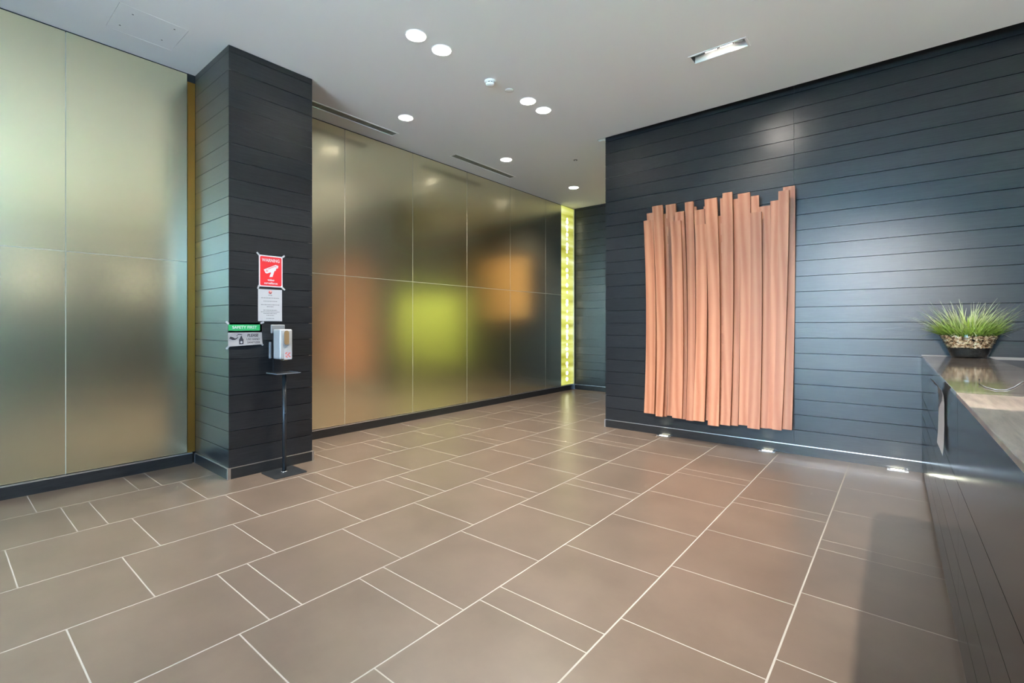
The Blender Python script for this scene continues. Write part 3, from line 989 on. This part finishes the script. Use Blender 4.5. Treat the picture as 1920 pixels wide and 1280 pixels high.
text('sanitizer_lettering', 'SANITIZER', 0.025, 'ink', t, (0.066, -0.074, 0.0125), sx=0.90)
prism('bottle_icon', [(-0.052, -0.088), (-0.017, -0.088), (-0.017, -0.046), (-0.026, -0.034), (-0.028, -0.026), (-0.030, -0.018), (-0.034, -0.012), (-0.038, -0.018), (-0.042, -0.026), (-0.044, -0.034), (-0.053, -0.046)], 0.0008, 'ink', t).location = (0, 0, 0.0125)
prism('pump_icon', [(-0.062, -0.005), (-0.026, -0.005), (-0.026, 0.000), (-0.060, 0.001)], 0.0008, 'ink', t).location = (0, 0, 0.0035)
prism('label_icon', [(-0.0345, -0.080), (-0.024, -0.069), (-0.0345, -0.058), (-0.045, -0.069)], 0.0008, 'signwhite', t).location = (0, 0, 0.0136)
prism('hand_icon', [(-0.127, -0.036), (-0.118, -0.020), (-0.100, -0.026), (-0.088, -0.032), (-0.082, -0.037), (-0.072, -0.034), (-0.060, -0.025), (-0.056, -0.028), (-0.070, -0.042), (-0.082, -0.049), (-0.100, -0.050)], 0.0008, 'ink', t).location = (0, 0, 0.006)
lathe('drop_icon', [(0.0005, 0.0008), (0.004, 0.0007), (0.004, 0.0)], 'ink', t, 10, (-0.064, -0.014, 0.0036))
for x, y, a in ((-0.139, 0.096, R(135)), (0.142, 0.098, R(20)), (-0.138, -0.112, R(50)), (0.138, -0.092, R(140))):
    tape(t, x, y, a, 0.032, 0.016)

# ------------------------------------------------------------------ hand sanitizer stand
st = thing('sanitizer_stand', 'black pedestal stand with square foot plate and drip tray', 'stand', (-4.215, 1.985, 0))
prism('foot_plate', rrect(0.142, 0.140, 0.015), 0.006, 'blackmetal', st)
tube('pole', [(-0.015, 0.007, 0.006), (-0.015, 0.007, 0.874)], 0.0165, 'blackmetal', st, 20)
lathe('pole_collar', [(0.0005, 0.006), (0.026, 0.006), (0.026, 0.010), (0.018, 0.012)], 'chrome', st, 24, (-0.015, 0.007, 0))
lathe('adjust_knob', [(0.0005, 0.0), (0.006, 0.0), (0.006, 0.008), (0.0005, 0.009)], 'blackmetal', st, 12, (0.002, 0.008, 0.52)).rotation_euler = (0, R(90), 0)
bm = bmesh.new()
add_box(bm, -0.105, 0.10, -0.108, 0.095, 0.874, 0.879)
from_bm('tray', bm, 'blackmetal', st)
boxes('tray_rim', [(-0.105, 0.10, -0.110, -0.1085, 0.876, 0.884), (-0.105, 0.10, 0.0955, 0.097, 0.876, 0.884), (0.1005, 0.102, -0.110, 0.097, 0.876, 0.884)], 'greyplastic', st)
box('riser', (-0.122, -0.106, -0.045, 0.045, 0.874, 1.26), 'black', st)
# dispenser hung on the riser
ds = thing('sanitizer_dispenser', 'white wall style sanitizer dispenser with brown window above the stand', 'dispenser', (-4.235, 1.985, 1.0))
bm = bmesh.new()
add_box(bm, -0.072, 0.055, -0.055, 0.055, 0.0, 0.262)
bmesh.ops.bevel(bm, geom=bm.edges[:], offset=0.012, segments=3, affect='EDGES', profile=0.6)
for v_ in bm.verts:      # the front swells gently
    if v_.co.x > 0.0:
        v_.co.x += 0.010 * math.sin(math.pi * max(0, min(1, v_.co.z / 0.262)))
from_bm('body', bm, 'dispenser', ds)
win = prism('window', rrect(0.021, 0.062, 0.020, 6), 0.004, 'amberwin', ds)
win.rotation_euler = SROT
win.location = (0.0655, -0.002, 0.188)
fr = prism('window_rim', rrect(0.0255, 0.068, 0.024, 6), 0.002, 'dispenser', ds)
fr.rotation_euler = SROT
fr.location = (0.0640, -0.002, 0.186)
box('nozzle', (0.0, 0.045, -0.020, 0.020, -0.012, -0.0005), 'amberwin', ds, 0.003, 1)
box('back_plate', (-0.084, -0.0735, -0.072, 0.050, 0.225, 0.302), 'greyplastic', ds, 0.004, 1)
box('side_wing', (-0.083, -0.060, -0.090, -0.074, 0.005, 0.150), 'greyplastic', ds, 0.003, 1)
sk = box('sticker', (-0.034, 0.034, -0.038, 0.038, 0, 0.0008), 'paper', ds)
sk.rotation_euler = SROT
sk.location = (0.0665, 0.010, 0.036)
for px_, py_, an in ((-0.015, 0.018, 0.8), (0.012, 0.016, 0.3), (-0.012, -0.014, -0.7), (0.014, -0.012, -0.6), (0.0, 0.002, 0.1)):
    o = box('sticker_mark', (-0.010, 0.010, -0.004, 0.004, 0.0008, 0.0014), 'redink', sk)
    o.location = (px_, py_, 0)
    o.rotation_euler = (0, 0, an)

# ------------------------------------------------------------------ unseen walls, and glazing invented for its reflections
def wall_open(name, label, outline, hole, matname, loc, rot):
    o = slab_with_holes(name, outline, hole, 0, 0.2, matname)
    o.location = loc
    o.rotation_euler = rot
    return tag(o, label, 'wall', kind='structure')
# entrance wall behind the camera: local x = world x, local y = up
wall_open('wall_front', 'dark entrance wall behind the camera with tall glazing', rect(XL, XR, 0, ZC), [rect(-2.6, 0.5, 0.02, 3.5)], 'oak', (0, YF, 0), (R(90), 0, 0))
wall_open('wall_right', 'dark wall behind the reception desk with one window', rect(YF, YB, 0, ZC + 0.3), [rect(-3.1, -0.7, 0.25, 3.4)], 'oak', (XR, 0, 0), (R(90), 0, R(90)))
t = thing('window_1', 'tall glazed entrance front with dark mullions', 'window', (0, YF - 0.1, 0), kind='structure')  # invented glazing, mirrored as sheen in the planked wall
for x in (-2.6, -1.55, -0.5, 0.45):
    box('mullion', (x, x + 0.05, -0.04, 0.04, 0.02, 3.5), 'frame', t)
for z in (0.02, 2.30, 3.45):
    box('rail', (-2.549, 0.449, -0.03, 0.03, z, z + 0.05), 'frame', t)
for a, b in ((-2.549, -1.551), (-1.499, -0.501), (-0.449, 0.449)):
    box('pane', (a, b, -0.004, 0.004, 0.071, 2.299), 'glass', t)
    box('pane', (a, b, -0.004, 0.004, 2.351, 3.449), 'glass', t)
t = thing('window_2', 'side window near the reception desk with dark frame', 'window', (XR + 0.1, 0, 0), kind='structure')  # unseen window invented to show in the reflections
for y in (-3.1, -1.90, -0.75):
    box('mullion', (-0.04, 0.04, y, y + 0.05, 0.25, 3.4), 'frame', t)
for z in (0.25, 3.35):
    box('rail', (-0.03, 0.03, -3.049, -0.751, z, z + 0.05), 'frame', t)
for a, b in ((-3.049, -1.901), (-1.849, -0.751)):
    box('pane', (-0.004, 0.004, a, b, 0.301, 3.349), 'glass', t)
# unseen cabinet shape added behind the camera to cast the floor shadow
t = thing('tall_cabinet', 'tall black cabinet standing past the near end of counter', 'cabinet', (-0.045, -0.96, 0))
box('body', (0.0, 0.72, 0.0, 0.60, 0.06, 2.28), 'black', t, 0.003, 1)
box('door', (-0.012, -0.0005, 0.005, 0.595, 0.07, 2.27), 'oak', t)
box('plinth', (0.03, 0.69, 0.03, 0.57, 0.0, 0.0595), 'black', t)
# street and planting outside, invented for reflections and bounced light
o = box('ground', (-12, 12, -14, YF - 0.35, -0.15, -0.02), 'pavement')
tag(o, 'grey pavement outside the entrance', 'pavement', kind='structure')
def hedge(name, label, x0, x1, y0, y1, h):
    bm = bmesh.new()
    rg = random.Random(int(100 * h))
    for _ in range(1400):
        c_ = Vector((rg.uniform(x0, x1), rg.uniform(y0, y1), rg.uniform(0, h)))
        q = Matrix.Translation(c_) @ Matrix.Rotation(rg.uniform(0, 6), 4, 'Z') @ Matrix.Rotation(rg.uniform(0, 6), 4, 'X') @ Matrix.Diagonal((0.14, 0.14, 1, 1))
        vs = [bm.verts.new(q @ Vector(p)) for p in ((-1, 0, 0), (0, -0.6, 0.02), (1, 0, 0), (0, 0.6, 0.02))]
        bm.faces.new(vs)
    o = from_bm(name, bm, 'hedge')
    tag(o, label, 'hedge', kind='stuff')
o = box('side_ground', (XR + 0.25, 12, YF - 0.34, 5, -0.15, -0.02), 'pavement')  # added so the right of the ceiling catches bounced light
tag(o, 'grey pavement outside the side window', 'pavement', kind='structure')
hedge('street_hedge', 'green street planting outside the entrance glazing', -6.5, -2.2, -8.0, -6.8, 3.2)  # invented greenery, there for the reflections
hedge('garden_hedge', 'green planting outside the side window', 4.3, 5.2, -6.0, 0.5, 1.75)  # invented to give the column face its green reflection
